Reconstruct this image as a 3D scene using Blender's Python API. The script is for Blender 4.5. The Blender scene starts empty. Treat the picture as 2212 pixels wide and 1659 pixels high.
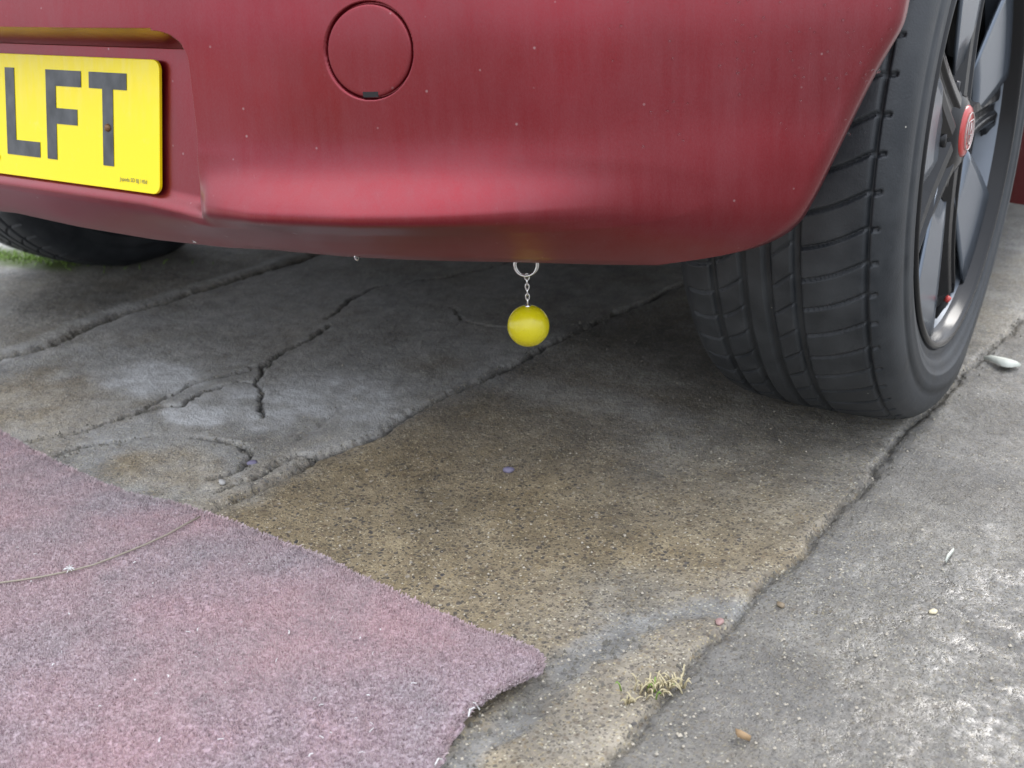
import bpy, math, random
import numpy as np
from mathutils import Vector, Matrix
random.seed(7); rng = np.random.default_rng(11)
S = bpy.context.scene; COL = S.collection

# ------------------------------------------------------------------ camera, sky, sun, exposure
CAM = np.array([1.0197, -0.6193, 0.5139]); YAW, PITCH, ROLL, FPX = 0.5887, 0.3910, -0.0377, 2365.8   # FPX for a 2212 px wide picture
def cam_axes():
    cy, sy, cp, sp = math.cos(YAW), math.sin(YAW), math.cos(PITCH), math.sin(PITCH)
    f = np.array([-sy*cp, cy*cp, -sp]); r = np.array([cy, sy, 0.]); u = np.cross(r, f)
    c, s = math.cos(ROLL), math.sin(ROLL)
    return c*r+s*u, -s*r+c*u, f
RX, UP, FW = cam_axes()
cam = bpy.data.objects.new('camera', bpy.data.cameras.new('camera')); COL.objects.link(cam); S.camera = cam
cam.matrix_world = Matrix(((RX[0], UP[0], -FW[0], CAM[0]), (RX[1], UP[1], -FW[1], CAM[1]), (RX[2], UP[2], -FW[2], CAM[2]), (0, 0, 0, 1)))
cam.data.sensor_width = 36; cam.data.lens = 36*FPX/2212; cam.data.dof.use_dof = True; cam.data.dof.focus_distance = .95; cam.data.dof.aperture_fstop = 9; cam.data.clip_start = 0.01; cam.data.clip_end = 500
def hit(x, y, ax=2, val=0.0):
    """point of the place seen at picture point (x, y) on the plane where coordinate ax equals val"""
    d = RX*(x-1106)/FPX - UP*(y-829.5)/FPX + FW
    return CAM + d*(val-CAM[ax])/d[ax]

W = bpy.data.worlds.new("World"); S.world = W; W.use_nodes = True
wn = W.node_tree.nodes; wl = W.node_tree.links
sky = wn.new('ShaderNodeTexSky'); sky.sky_type = 'NISHITA'; sky.sun_disc = False
SUN_EL, SUN_AZ = math.radians(41), math.radians(4)       # azimuth clockwise from +Y, behind the camera to the right
sky.sun_elevation = SUN_EL; sky.sun_rotation = SUN_AZ
sky.air_density = 1.0; sky.dust_density = 2.5; sky.ozone_density = 2.5
wn['Background'].inputs['Strength'].default_value = 0.12
# an even layer of bright cloud over the blue
tcw = wn.new('ShaderNodeTexCoord'); cn = wn.new('ShaderNodeTexNoise'); cn.inputs['Scale'].default_value = 2.2; cn.inputs['Detail'].default_value = 5
wl.new(tcw.outputs['Generated'], cn.inputs['Vector'])
cr = wn.new('ShaderNodeValToRGB'); cr.color_ramp.elements[0].position = .3; cr.color_ramp.elements[0].color = (6.6, 7.0, 7.8, 1); cr.color_ramp.elements[1].position = .7; cr.color_ramp.elements[1].color = (9.4, 9.6, 10.2, 1)
wl.new(cn.outputs[0], cr.inputs[0])
mxw = wn.new('ShaderNodeMix'); mxw.data_type = 'RGBA'; mxw.inputs[0].default_value = .82
wl.new(sky.outputs[0], mxw.inputs[6]); wl.new(cr.outputs[0], mxw.inputs[7])
# an overcast sky is about three times as bright overhead as at the horizon
sz = wn.new('ShaderNodeSeparateXYZ'); wl.new(tcw.outputs['Generated'], sz.inputs[0])
mr = wn.new('ShaderNodeMapRange'); mr.inputs['From Min'].default_value = 0; mr.inputs['From Max'].default_value = 1; mr.inputs['To Min'].default_value = .50; mr.inputs['To Max'].default_value = 1.55
wl.new(sz.outputs[2], mr.inputs['Value'])
vm = wn.new('ShaderNodeVectorMath'); vm.operation = 'SCALE'; wl.new(mxw.outputs[2], vm.inputs[0]); wl.new(mr.outputs[0], vm.inputs['Scale'])
wl.new(vm.outputs[0], wn['Background'].inputs['Color'])
sun = bpy.data.objects.new('sun', bpy.data.lights.new('sun', 'SUN')); COL.objects.link(sun)
sun.data.energy = 1.25; sun.data.angle = math.radians(30); sun.data.color = (1, .97, .93)
sd = Vector((math.sin(SUN_AZ)*math.cos(SUN_EL), math.cos(SUN_AZ)*math.cos(SUN_EL), math.sin(SUN_EL)))
sun.rotation_euler = sd.to_track_quat('Z', 'Y').to_euler()
S.view_settings.view_transform = 'Standard'; S.view_settings.look = 'None'; S.view_settings.gamma = 1
S.view_settings.use_curve_mapping = False; S.view_settings.exposure = 1.05
S.render.engine = 'CYCLES'

# ------------------------------------------------------------------ helpers
def tag(o, label=None, cat=None, group=None, kind=None):
    if label: o['label'] = label
    if cat: o['category'] = cat
    if group: o['group'] = group
    if kind: o['kind'] = kind
    return o
def empty(name, loc=(0, 0, 0), rot=(0, 0, 0), parent=None):
    o = bpy.data.objects.new(name, None); COL.objects.link(o); o.location = loc; o.rotation_euler = rot; o.empty_display_size = .1
    if parent: o.parent = parent
    return o
def mesh(name, V, F, m=None, parent=None, smooth=True, attrs=None, loc=None):
    me = bpy.data.meshes.new(name)
    V = np.asarray(V, dtype=np.float32)
    if isinstance(F, np.ndarray):
        n = F.shape[1]
        me.vertices.add(len(V)); me.vertices.foreach_set('co', V.ravel())
        me.loops.add(F.size); me.loops.foreach_set('vertex_index', F.ravel().astype(np.int32))
        me.polygons.add(len(F)); me.polygons.foreach_set('loop_start', np.arange(0, F.size, n, dtype=np.int32))
        me.update(calc_edges=True); me.validate()
    else:
        me.from_pydata([tuple(map(float, v)) for v in V], [], F)
    if smooth: me.polygons.foreach_set('use_smooth', np.ones(len(me.polygons), dtype=bool))
    for k, a in (attrs or {}).items():
        at = me.attributes.new(k, 'FLOAT', 'POINT'); at.data.foreach_set('value', np.asarray(a, dtype=np.float32).ravel())
    if m: me.materials.append(m)
    o = bpy.data.objects.new(name, me); COL.objects.link(o)
    if parent: o.parent = parent
    if loc is not None: o.location = loc
    return o
def gridF(nu, nv, wrap_u=False, flip=False):
    """quads for vertices stored [u][v]"""
    i = np.arange(nu if wrap_u else nu-1); j = np.arange(nv-1)
    I, J = np.meshgrid(i, j, indexing='ij'); I2 = (I+1) % nu
    F = np.stack([I*nv+J, I2*nv+J, I2*nv+J+1, I*nv+J+1], -1).reshape(-1, 4)
    return F[:, ::-1].copy() if flip else F
class MB:
    def __init__(s): s.V = []; s.F = []
    def add(s, V, F):
        n = len(s.V); s.V += [tuple(map(float, v)) for v in V]; s.F += [tuple(int(i)+n for i in f) for f in F]; return s
    def box(s, a, b, M=None):
        V = [Vector((x, y, z)) for x in (a[0], b[0]) for y in (a[1], b[1]) for z in (a[2], b[2])]
        if M is not None: V = [M @ v for v in V]
        return s.add(V, [(0, 1, 3, 2), (4, 6, 7, 5), (0, 4, 5, 1), (2, 3, 7, 6), (0, 2, 6, 4), (1, 5, 7, 3)])
    def tube(s, P, r, n=8, closed=False, caps=True):
        P = [Vector(p) for p in P]; N = len(P); base = len(s.V); prev = None
        rr = r if hasattr(r, '__len__') else [r]*N
        for i, p in enumerate(P):
            t = (P[(i+1) % N]-P[i-1]) if closed else (P[min(i+1, N-1)]-P[max(i-1, 0)])
            t.normalize()
            a = prev if prev is not None else (Vector((0, 0, 1)) if abs(t.z) < .9 else Vector((1, 0, 0)))
            u = (a-t*a.dot(t)).normalized(); v = t.cross(u); prev = u
            for k in range(n):
                q = 2*math.pi*k/n; s.V.append(tuple(p+(u*math.cos(q)+v*math.sin(q))*rr[i]))
        for i in range(N if closed else N-1):
            for k in range(n):
                a, b = base+i*n, base+((i+1) % N)*n
                s.F.append((a+k, a+(k+1) % n, b+(k+1) % n, b+k))
        if caps and not closed:
            s.F.append(tuple(base+k for k in range(n))[::-1]); s.F.append(tuple(base+(N-1)*n+k for k in range(n)))
        return s
    def lathe(s, prof, n=48, M=None, axis='X'):
        """prof: list of (radius, height along axis)"""
        b = len(s.V)
        for k in range(n):
            q = 2*math.pi*k/n
            for r, h in prof:
                v = Vector((h, r*math.cos(q), r*math.sin(q))) if axis == 'X' else Vector((r*math.cos(q), r*math.sin(q), h))
                s.V.append(tuple(M @ v if M is not None else v))
        m = len(prof)
        for k in range(n):
            for j in range(m-1):
                s.F.append((b+k*m+j, b+((k+1) % n)*m+j, b+((k+1) % n)*m+j+1, b+k*m+j+1))
        return s
    def build(s, name, m, parent=None, smooth=False, bevel=0, loc=None):
        o = mesh(name, s.V, s.F, m, parent, smooth, loc=loc)
        if bevel:
            b = o.modifiers.new('bevel', 'BEVEL'); b.width = bevel; b.segments = 2; b.limit_method = 'ANGLE'
        return o
def smoothstep(a, b, x):
    t = np.clip((x-a)/(b-a), 0, 1); return t*t*(3-2*t)
def vnoise(x, y, seed=0):
    """cheap value noise in [-1, 1]"""
    xi = np.floor(x).astype(np.int64); yi = np.floor(y).astype(np.int64); fx = x-xi; fy = y-yi
    fx = fx*fx*(3-2*fx); fy = fy*fy*(3-2*fy)
    def h(a, b):
        n = (a*374761393+b*668265263+seed*2147483647) & 0xffffffff
        n = ((n ^ (n >> 13))*1274126177) & 0xffffffff
        return ((n ^ (n >> 16)) & 0xffff)/32767.5-1
    return (h(xi, yi)*(1-fx)+h(xi+1, yi)*fx)*(1-fy)+(h(xi, yi+1)*(1-fx)+h(xi+1, yi+1)*fx)*fy
def fbm(x, y, f, seed=0, o=4):
    r = 0; a = 1; t = 0
    for k in range(o): r = r+a*vnoise(x*f, y*f, seed+k*17); t += a; a *= .5; f *= 2.03
    return r/t
def dpoly(X, Y, P):
    """distance to polyline"""
    D = np.full(X.shape, 1e9)
    for a, b in zip(P[:-1], P[1:]):
        ax, ay, bx, by = a[0], a[1], b[0], b[1]; dx, dy = bx-ax, by-ay; L = dx*dx+dy*dy+1e-12
        t = np.clip(((X-ax)*dx+(Y-ay)*dy)/L, 0, 1)
        D = np.minimum(D, np.hypot(X-ax-t*dx, Y-ay-t*dy))
    return D
def inside(X, Y, P):
    c = np.zeros(X.shape, bool)
    for (x1, y1), (x2, y2) in zip(P, P[1:]+P[:1]):
        if y1 == y2: continue
        c ^= ((y1 > Y) != (y2 > Y)) & (X < (x2-x1)*(Y-y1)/(y2-y1)+x1)
    return c

# ------------------------------------------------------------------ material helpers
class MT:
    def __init__(s, name, col=(.5, .5, .5), rough=.5, metal=0, **kw):
        s.m = bpy.data.materials.new(name); s.m.use_nodes = True; s.t = s.m.node_tree; s.n = s.t.nodes
        s.b = s.n['Principled BSDF']; s.set('Base Color', (*col, 1)); s.set('Roughness', rough); s.set('Metallic', metal)
        for k, v in kw.items(): s.set(k.replace('_', ' '), v)
    def set(s, k, v):
        i = s.b.inputs[k]
        if hasattr(v, 'is_linked') or isinstance(v, bpy.types.NodeSocket): s.t.links.new(v, i)
        else: i.default_value = v
    def node(s, typ, props=None, **ins):
        n = s.n.new(typ)
        for k, v in (props or {}).items(): setattr(n, k, v)
        for k, v in ins.items():
            key = int(k[1:]) if k[0] == 'i' and k[1:].isdigit() else k.replace('_', ' ')
            i = n.inputs[key]
            if isinstance(v, bpy.types.NodeSocket): s.t.links.new(v, i)
            else: i.default_value = v
        return n
    def obj(s): return s.node('ShaderNodeTexCoord').outputs['Object']
    def mapv(s, vec, scale=(1, 1, 1), loc=(0, 0, 0)): return s.node('ShaderNodeMapping', Vector=vec, Scale=scale, Location=loc).outputs[0]
    def noise(s, vec, scale, detail=4, rough=.55, out=0): return s.node('ShaderNodeTexNoise', Vector=vec, Scale=scale, Detail=detail, Roughness=rough).outputs[out]
    def ramp(s, fac, stops):
        n = s.node('ShaderNodeValToRGB', Fac=fac); e = n.color_ramp.elements
        while len(e) < len(stops): e.new(.5)
        for el, (p, c) in zip(e, stops): el.position = p; el.color = (*c, 1) if len(c) == 3 else c
        return n.outputs[0]
    def rng(s, v, a, b, c=0., d=1.):
        return s.node('ShaderNodeMapRange', Value=v, From_Min=a, From_Max=b, To_Min=c, To_Max=d).outputs[0]
    def mix(s, f, a, b, mode='MIX'):
        n = s.node('ShaderNodeMix', {'data_type': 'RGBA', 'blend_type': mode})
        for k, v in ((0, f), (6, a), (7, b)):
            i = n.inputs[k]
            if isinstance(v, bpy.types.NodeSocket): s.t.links.new(v, i)
            elif k == 0: i.default_value = v
            else: i.default_value = (*v, 1) if len(v) == 3 else v
        return n.outputs[2]
    def math(s, op, a, b=0.):
        n = s.node('ShaderNodeMath', {'operation': op}, i0=a, i1=b); return n.outputs[0]
    def attr(s, name): return s.node('ShaderNodeAttribute', {'attribute_name': name}).outputs['Fac']
    def bump(s, h, strength=.5, dist=.001):
        s.t.links.new(s.node('ShaderNodeBump', Height=h, Strength=strength, Distance=dist).outputs[0], s.b.inputs['Normal']); return s

# car paint: metallic red under a film of grey road dust, washed in vertical streaks
def make_paint():
    p = MT('dusty_red_paint'); o = p.obj()
    base = p.mix(p.rng(p.noise(o, 6, 3), .3, .7), (.205, .004, .011), (.26, .007, .017))
    st = p.noise(p.mapv(o, (75, 75, 9)), 1, 7, .7)
    blot = p.noise(o, 16, 5)
    fine = p.noise(p.mapv(o, (900, 900, 500)), 1, 2)
    dust = p.math('MULTIPLY', p.rng(p.math('ADD', p.math('MULTIPLY', st, .55), p.math('MULTIPLY', blot, .45)), .28, .72, .0, .20), 1.)
    dust = p.math('ADD', dust, p.rng(fine, .35, .75, -.02, .05))
    z = p.node('ShaderNodeSeparateXYZ', Vector=o).outputs[2]
    low = p.rng(z, .300, .262, 0., .5)                                  # road dirt thrown up on the tucked-under edge
    x = p.node('ShaderNodeSeparateXYZ', Vector=o).outputs[0]
    low = p.math('MULTIPLY', low, p.rng(x, .35, .72, 1., .25))
    low = p.math('MULTIPLY', low, p.rng(p.noise(p.mapv(o, (30, 30, 160)), 1, 4), .3, .6, .75, 1.))
    dust = p.node('ShaderNodeClamp', Value=p.math('ADD', dust, low)).outputs[0]
    col = p.mix(dust, base, p.mix(low, (.21, .13, .15), (.18, .150, .125)))
    vo = p.node('ShaderNodeTexVoronoi', Vector=o, Scale=85.)              # specks of dried spray and chips
    sp = p.math('MULTIPLY', p.rng(vo.outputs['Distance'], .11, .05), p.rng(p.node('ShaderNodeSeparateColor', Color=vo.outputs['Color']).outputs[0], .80, .95))
    col = p.mix(p.math('MULTIPLY', sp, .45), col, (.55, .42, .43))
    p.set('Base Color', col); p.set('Metallic', p.math('MULTIPLY', p.rng(dust, 0, .8, .92, 0.), 1.))
    p.set('Roughness', p.rng(dust, 0, .8, .28, .7)); p.set('Coat Weight', p.rng(dust, .0, .9, .75, .15)); p.set('Coat Roughness', p.rng(st, .3, .7, .16, .28))
    p.bump(fine, .12, .0006); return p.m
M_PAINT = make_paint()
def make_plate():
    p = MT('yellow_reflective_sheet', rough=.22); o = p.obj()
    n = p.noise(p.mapv(o, (120, 1, 30)), 1, 4)
    film = p.math('MULTIPLY', p.rng(n, .42, .8, 0, .22), p.rng(p.node('ShaderNodeSeparateXYZ', Vector=o).outputs[2], -.01, .05))
    film = p.math('ADD', film, p.rng(p.noise(o, 60, 4), .62, .75, 0, .10))
    p.set('Base Color', p.mix(film, (.98, .80, .0), (.90, .86, .45)))
    p.set('Coat Weight', .2); p.bump(p.noise(o, 900, 2), .05, .0004); return p.m
M_PLATE = make_plate()
def make_char():
    p = MT('black_plate_character', rough=.3); o = p.obj()
    p.set('Base Color', p.mix(p.rng(p.noise(p.mapv(o, (60, 1, 40)), 1, 5), .35, .75), (.015, .017, .02), (.085, .09, .095))); p.set('Coat Weight', .4); return p.m
M_CHAR = make_char()
def make_rubber():
    p = MT('damp_black_rubber'); o = p.obj()
    n = p.noise(o, 30, 6); f = p.noise(o, 500, 3)
    col = p.mix(p.rng(n, .35, .7), (.019, .023, .028), (.046, .051, .056))
    vo = p.node('ShaderNodeTexVoronoi', Vector=o, Scale=75.)
    sp = p.math('MULTIPLY', p.rng(vo.outputs['Distance'], .07, .04), p.rng(p.node('ShaderNodeSeparateColor', Color=vo.outputs['Color']).outputs[0], .90, .92))
    col = p.mix(sp, col, (.4, .38, .33))
    p.set('Base Color', col); p.set('Roughness', p.rng(n, .3, .7, .38, .62)); p.bump(p.math('ADD', f, n), .25, .0012); return p.m
M_RUB = make_rubber()
M_GLOSS = MT('gloss_black_alloy', (.012, .0125, .014), .18, Specular_IOR_Level=.30).m
def make_barrel():
    p = MT('grey_lacquered_barrel', (.42, .47, .54), .38, .15); o = p.obj()
    p.set('Base Color', p.mix(p.rng(p.noise(o, 14, 4), .4, .7), (.20, .23, .27), (.15, .17, .20))); return p.m
M_BARREL = make_barrel()
M_SKY_REFL = MT('painted_sky_reflection_grey', (.13, .155, .19), .22, .5).m  # sky reflection of the gloss black wheel face, put in as grey colour
M_DARK = MT('matt_black_plastic', (.018, .018, .019), .8).m
M_UNDER = MT('underbody_black', (.022, .021, .02), .9).m
M_METAL = MT('bright_plated_steel', (.72, .72, .70), .25, 1.0).m
M_DISC = MT('brake_disc_steel', (.25, .24, .23), .45, .9).m
M_RUST = MT('brown_screw_cap', (.20, .11, .05), .45, .5).m
_p = MT('glossy_yellow_plastic', (.62, .54, .010), .28, Coat_Weight=.3); _o = _p.obj()
_p.set('Base Color', _p.mix(_p.rng(_p.noise(_o, 140, 5, .7), .55, .75, 0, .45), (.68, .60, .010), (.50, .40, .03))); _p.set('Roughness', _p.rng(_p.noise(_o, 90, 4), .4, .7, .2, .45)); M_BALL = _p.m
M_REDCAP = MT('red_cap_enamel', (.55, .05, .045), .3, Coat_Weight=.5).m
M_CAPGREY = MT('worn_silver_emblem', (.55, .5, .48), .4, .3).m
M_GLASS = MT('dark_window_glass', (.015, .018, .02), .05, Coat_Weight=1.).m
M_LAMP = MT('red_lamp_lens', (.35, .01, .012), .12, Coat_Weight=1.).m
M_DROP = MT('water_bead', (1, 1, 1), .02, Transmission_Weight=1., IOR=1.33).m
def make_concrete():
    p = MT('exposed_aggregate_concrete'); o = p.obj()
    brown, pale, wet, dark, moss = (p.attr(k) for k in ('brown', 'pale', 'wet', 'dark', 'moss'))
    warp = p.node('ShaderNodeVectorMath', {'operation': 'ADD'}, i0=o, i1=p.node('ShaderNodeVectorMath', {'operation': 'SCALE'}, i0=p.noise(o, 90, 2, out=1), Scale=.006).outputs[0]).outputs[0]
    def stones(scale, seed):
        v = p.node('ShaderNodeTexVoronoi', Vector=p.mapv(warp, (1, 1, 1), (seed, seed*2, 0)), Scale=scale, Randomness=1.)
        sc = p.node('ShaderNodeSeparateColor', Color=v.outputs['Color'])
        return v.outputs['Distance'], sc.outputs[0], sc.outputs[1]
    d1, r1, g1 = stones(165, 3.1); d2, r2, g2 = stones(235, 7.7); d3, r3, g3 = stones(430, 1.3)
    n1 = p.noise(o, 5, 6); n2 = p.noise(o, 40, 6); n3 = p.noise(o, 350, 4)
    greyc = p.mix(p.rng(n2, .3, .7), (.24, .247, .252), (.41, .42, .425))
    greyc = p.mix(p.rng(n1, .35, .65), greyc, p.mix(.5, greyc, (.15, .142, .125)))
    brnc = p.mix(p.rng(n2, .3, .7), (.255, .200, .118), (.39, .315, .20))
    c = p.mix(brown, greyc, brnc)
    mot = p.math('ADD', p.math('MULTIPLY', p.noise(o, 8, 8, .68), .6), p.math('MULTIPLY', p.noise(p.mapv(o, (1, 1, 1), (4, 7, 1)), 28, 7, .7), .4))
    c = p.mix(1., c, p.ramp(mot, [(.36, (.52, .53, .56)), (.47, (.92, .91, .90)), (.54, (1.05, 1.05, 1.04)), (.64, (1.5, 1.5, 1.48))]), 'MULTIPLY')
    c = p.mix(p.rng(p.noise(p.mapv(o, (1, 1, 1), (9, 2, 5)), 6, 8, .65), .50, .62, 0, .45), c, p.mix(.5, c, (.30, .23, .13)))
    # sand grains
    sand = p.ramp(r3, [(0, (.05, .045, .04)), (.3, (.15, .125, .085)), (.62, (.29, .24, .155)), (.86, (.48, .38, .21)), (1, (.75, .67, .5))])
    c = p.mix(p.math('MULTIPLY', p.rng(d3, .55, .25), p.rng(brown, 0, 1, .66, .92)), c, p.mix(brown, p.mix(1., sand, (1.1, 1.25, 1.45), 'MULTIPLY'), sand))
    # small and larger pebbles
    peb2 = p.ramp(r2, [(0, (.045, .045, .05)), (.35, (.10, .085, .065)), (.6, (.20, .15, .09)), (.85, (.33, .25, .13)), (1, (.55, .5, .42))])
    c = p.mix(p.math('MULTIPLY', p.math('MULTIPLY', p.rng(d2, .42, .30), p.rng(g2, .35, .45)), p.rng(brown, 0, 1, .25, .85)), c, peb2)
    peb1 = p.ramp(r1, [(0, (.05, .05, .058)), (.4, (.085, .075, .07)), (.75, (.16, .115, .075)), (.93, (.24, .18, .12)), (1, (.5, .45, .38))])
    m1 = p.math('MULTIPLY', p.rng(d1, .38, .28), p.rng(g1, .45, .54))
    c = p.mix(p.math('MULTIPLY', m1, p.rng(brown, 0, 1, .10, .85)), c, peb1)
    c = p.mix(p.math('MULTIPLY', pale, p.rng(n2, .3, .6, .65, 1.)), c, (.74, .75, .745))
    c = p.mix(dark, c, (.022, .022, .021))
    c = p.mix(moss, c, (.10, .14, .03))
    c = p.mix(p.math('MULTIPLY', p.rng(wet, 0, 1), .45), c, p.mix(.5, c, (.05, .05, .048)))
    p.set('Base Color', c)
    film = p.rng(p.math('ADD', p.math('MULTIPLY', p.noise(o, 26, 5, .6), .6), p.math('MULTIPLY', p.noise(o, 130, 4, .6), .4)), .43, .60)
    film = p.math('MULTIPLY', film, wet)
    p.set('Roughness', p.rng(film, 0, 1, .58, .11))
    p.set('Specular IOR Level', p.rng(wet, 0, 1, .35, .6))
    h = p.math('ADD', p.math('MULTIPLY', p.rng(d1, .5, .2), .25), p.math('ADD', p.math('MULTIPLY', p.rng(d3, .5, .2), .35), p.math('MULTIPLY', p.noise(o, 520, 5, .7), .8)))
    h = p.math('MULTIPLY', h, p.rng(film, 0, 1, 1., .14))
    p.bump(h, .8, .0018); return p.m
M_CONC = make_concrete()
def make_carpet():
    p = MT('worn_pink_carpet', rough=.95); o = p.obj()
    n = p.noise(o, 9, 5); f = p.noise(p.mapv(o, (1, 1, 1)), 330, 3, .6)
    c = p.mix(p.rng(n, .35, .65), (.56, .40, .44), (.46, .40, .42))
    c = p.mix(p.rng(f, .35, .62), (.16, .10, .115), c)
    c = p.mix(p.rng(p.noise(o, 3, 3), .5, .7, 0, .5), c, (.46, .27, .275))
    p.set('Base Color', c); p.set('Sheen Weight', .3); p.bump(f, .8, .003); return p.m
M_CARP = make_carpet()
def make_pile():
    p = MT('pink_carpet_yarn', rough=.95); o = p.obj()
    c = p.mix(p.rng(p.noise(o, 9, 7, .65), .35, .65), (.56, .395, .405), (.455, .39, .395))
    c = p.mix(p.rng(p.noise(o, 3, 5), .5, .7, 0, .4), c, (.58, .405, .40))
    c = p.mix(p.rng(p.noise(o, 70, 5, .7), .45, .7, 0, .5), c, (.28, .22, .24))
    r = p.attr('shade'); c = p.mix(p.rng(r, 0, 1, 0, .65), c, p.mix(p.rng(r, .85, .95), (.14, .10, .12), (.62, .60, .60)))
    p.set('Base Color', c); p.set('Sheen Weight', .3); return p.m
M_PILE = make_pile()
M_CORD = MT('flat_olive_cord', (.34, .30, .24), .95).m
M_STRAW = MT('dry_straw_blade', (.55, .48, .30), .7).m
M_GREEN = MT('green_grass_blade', (.22, .36, .06), .6).m
M_LEAFP = MT('bleached_dead_leaf', (.60, .62, .55), .7).m
M_WHITE = MT('white_scrap', (.75, .75, .73), .6).m
M_STONE = MT('pale_stone', (.45, .44, .42), .7).m
M_LILAC = MT('lilac_grey_stone', (.22, .20, .29), .6).m
M_ORANGE = MT('orange_brown_leaf', (.36, .24, .13), .7).m

# ------------------------------------------------------------------ the ground: a concrete drive in slabs
P = lambda L: [tuple(hit(x, y)[:2]) for x, y in L]
J_R = P([(2212, 690), (2120, 770), (2030, 850), (1960, 935), (1836, 1083), (1749, 1163), (1628, 1298), (1572, 1357), (1506, 1434), (1380, 1560), (1290, 1659)])
J_R = [(J_R[0][0]+(J_R[0][0]-J_R[2][0])*18, J_R[0][1]+(J_R[0][1]-J_R[2][1])*18)]+J_R+[(J_R[-1][0]+(J_R[-1][0]-J_R[-3][0])*30, J_R[-1][1]+(J_R[-1][1]-J_R[-3][1])*30)]
BAND = P([(1342, 1343), (1325, 1385), (1204, 1448), (1134, 1517), (1065, 1569), (960, 1639), (900, 1700)])
BAND2 = P([(1620, 1310), (1500, 1318), (1400, 1330), (1342, 1343)])
J_M = P([(330, 1160), (430, 1108), (520, 1072), (580, 1040), (640, 1008), (700, 978), (760, 955), (830, 925), (930, 870), (1000, 838), (1060, 808), (1180, 745), (1300, 690), (1400, 645), (1500, 603), (1580, 560)])
J_M = [(J_M[0][0]+(J_M[0][0]-J_M[3][0])*25, J_M[0][1]+(J_M[0][1]-J_M[3][1])*25)]+J_M+[(J_M[-1][0]+(J_M[-1][0]-J_M[-4][0])*6, J_M[-1][1]+(J_M[-1][1]-J_M[-4][1])*6)]
J_M2 = P([(470, 1060), (540, 1030), (600, 1000), (640, 985), (690, 980)])
J_L = P([(0, 775), (60, 765), (120, 745), (200, 702), (270, 675), (330, 660), (450, 625), (560, 590), (700, 545)])
J_L = [(J_L[0][0]+(J_L[0][0]-J_L[3][0])*20, J_L[0][1]+(J_L[0][1]-J_L[3][1])*20)]+J_L+[(J_L[-1][0]+(J_L[-1][0]-J_L[-4][0])*8, J_L[-1][1]+(J_L[-1][1]-J_L[-4][1])*8)]
C1 = P([(60, 952), (170, 932), (230, 912), (300, 895), (350, 868), (398, 846), (412, 830), (450, 822), (505, 808), (540, 800), (575, 785), (600, 765), (640, 745), (670, 728), (690, 712), (708, 702)])
C1b = P([(300, 895), (360, 880), (395, 878), (420, 860), (455, 845), (490, 832)])
C2 = P([(577, 785), (572, 805), (555, 828), (563, 845), (566, 870), (575, 900)])
C2b = P([(545, 828), (520, 822)])
C3 = P([(120, 985), (205, 961), (260, 955), (326, 938)])
C4 = P([(430, 944), (470, 952), (521, 960), (535, 980), (530, 1005), (500, 1020), (455, 1035)])
C5 = P([(700, 690), (804, 622), (860, 612), (926, 605), (978, 598), (1082, 570), (1150, 540)])
C6 = P([(974, 660), (1012, 690), (1058, 704), (1110, 708), (1180, 712)])
C7 = P([(640, 950), (700, 905), (740, 880)])
CHIP = P([(1170, 800), (1200, 785), (1225, 792)])
def axis(segs, far0, far1):
    a = [segs[0][0]]
    for lo, hi, st in segs:
        n = int(round((hi-lo)/st)); a += list(lo+(hi-lo)*(np.arange(n)+1)/n)
    st = segs[-1][2]
    while a[-1] < far1: st *= 1.3; a.append(a[-1]+st)
    st = segs[0][2]; b = [a[0]]
    while b[-1] > far0: st *= 1.3; b.append(b[-1]-st)
    return np.array(b[:0:-1]+a)
gx = axis([(-.55, -.15, .005), (-.15, .45, .0023), (.45, 1.05, .0030), (1.05, 1.3, .008)], -40, 40)
gy = axis([(-.42, -.06, .004), (-.06, .60, .0023), (.60, .75, .0032), (.75, 1.3, .006), (1.3, 2.4, .012)], -40, 60)
X, Y = np.meshgrid(gx, gy, indexing='ij')
Xw = X+.010*fbm(X, Y, 14, 3)+.004*fbm(X, Y, 60, 9)+.0028*fbm(X, Y, 190, 10, 2); Yw = Y+.010*fbm(X, Y, 14, 5)+.004*fbm(X, Y, 60, 21)+.0028*fbm(X, Y, 190, 22, 2)
near = (np.abs(X-.4) < 1.6) & (np.abs(Y-.8) < 2.2)
def D(Pl):
    """distance to a joint, exact only near the picture's foreground"""
    r = dpoly(Xw, Yw, Pl); return r
dR, dM, dL = D(J_R), D(J_M), D(J_L)
dB = np.minimum(D(BAND), D(BAND2))
Z = .0016*fbm(X, Y, 6, 1, 3)+.0009*fbm(X, Y, 45, 2, 3)+.0006*fbm(X, Y, 160, 8, 2)
def groove(d, w, depth, soft=.004): return -depth*(1-smoothstep(w, w+soft, d))
wv = 1+.6*fbm(X, Y, 22, 31)
Z = Z+groove(dR, .0012*wv, .0055, .005)+groove(dM, .0018*wv, .008, .008)*smoothstep(-.02, .35, 1.15-Y)+groove(dL, .0015*wv, .005, .007)
for c, w, dp in ((C1, .0026, .008), (C1b, .0016, .008), (C2, .0014, .006), (C2b, .001, .006), (C3, .002, .008), (C4, .0025, .008), (C5, .002, .006), (C6, .001, .004), (C7, .001, .003), (J_M2, .003, .008)):
    Z = Z+groove(D(c), 1.0*w*np.clip(1+1.1*fbm(X, Y, 40, 35), .15, 2), dp*.8, .0022)
dhole = np.hypot(X-hit(577, 788)[0], Y-hit(577, 788)[1]); Z -= .010*(1-smoothstep(.006, .014, dhole+.003*fbm(X, Y, 150, 4)))
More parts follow.
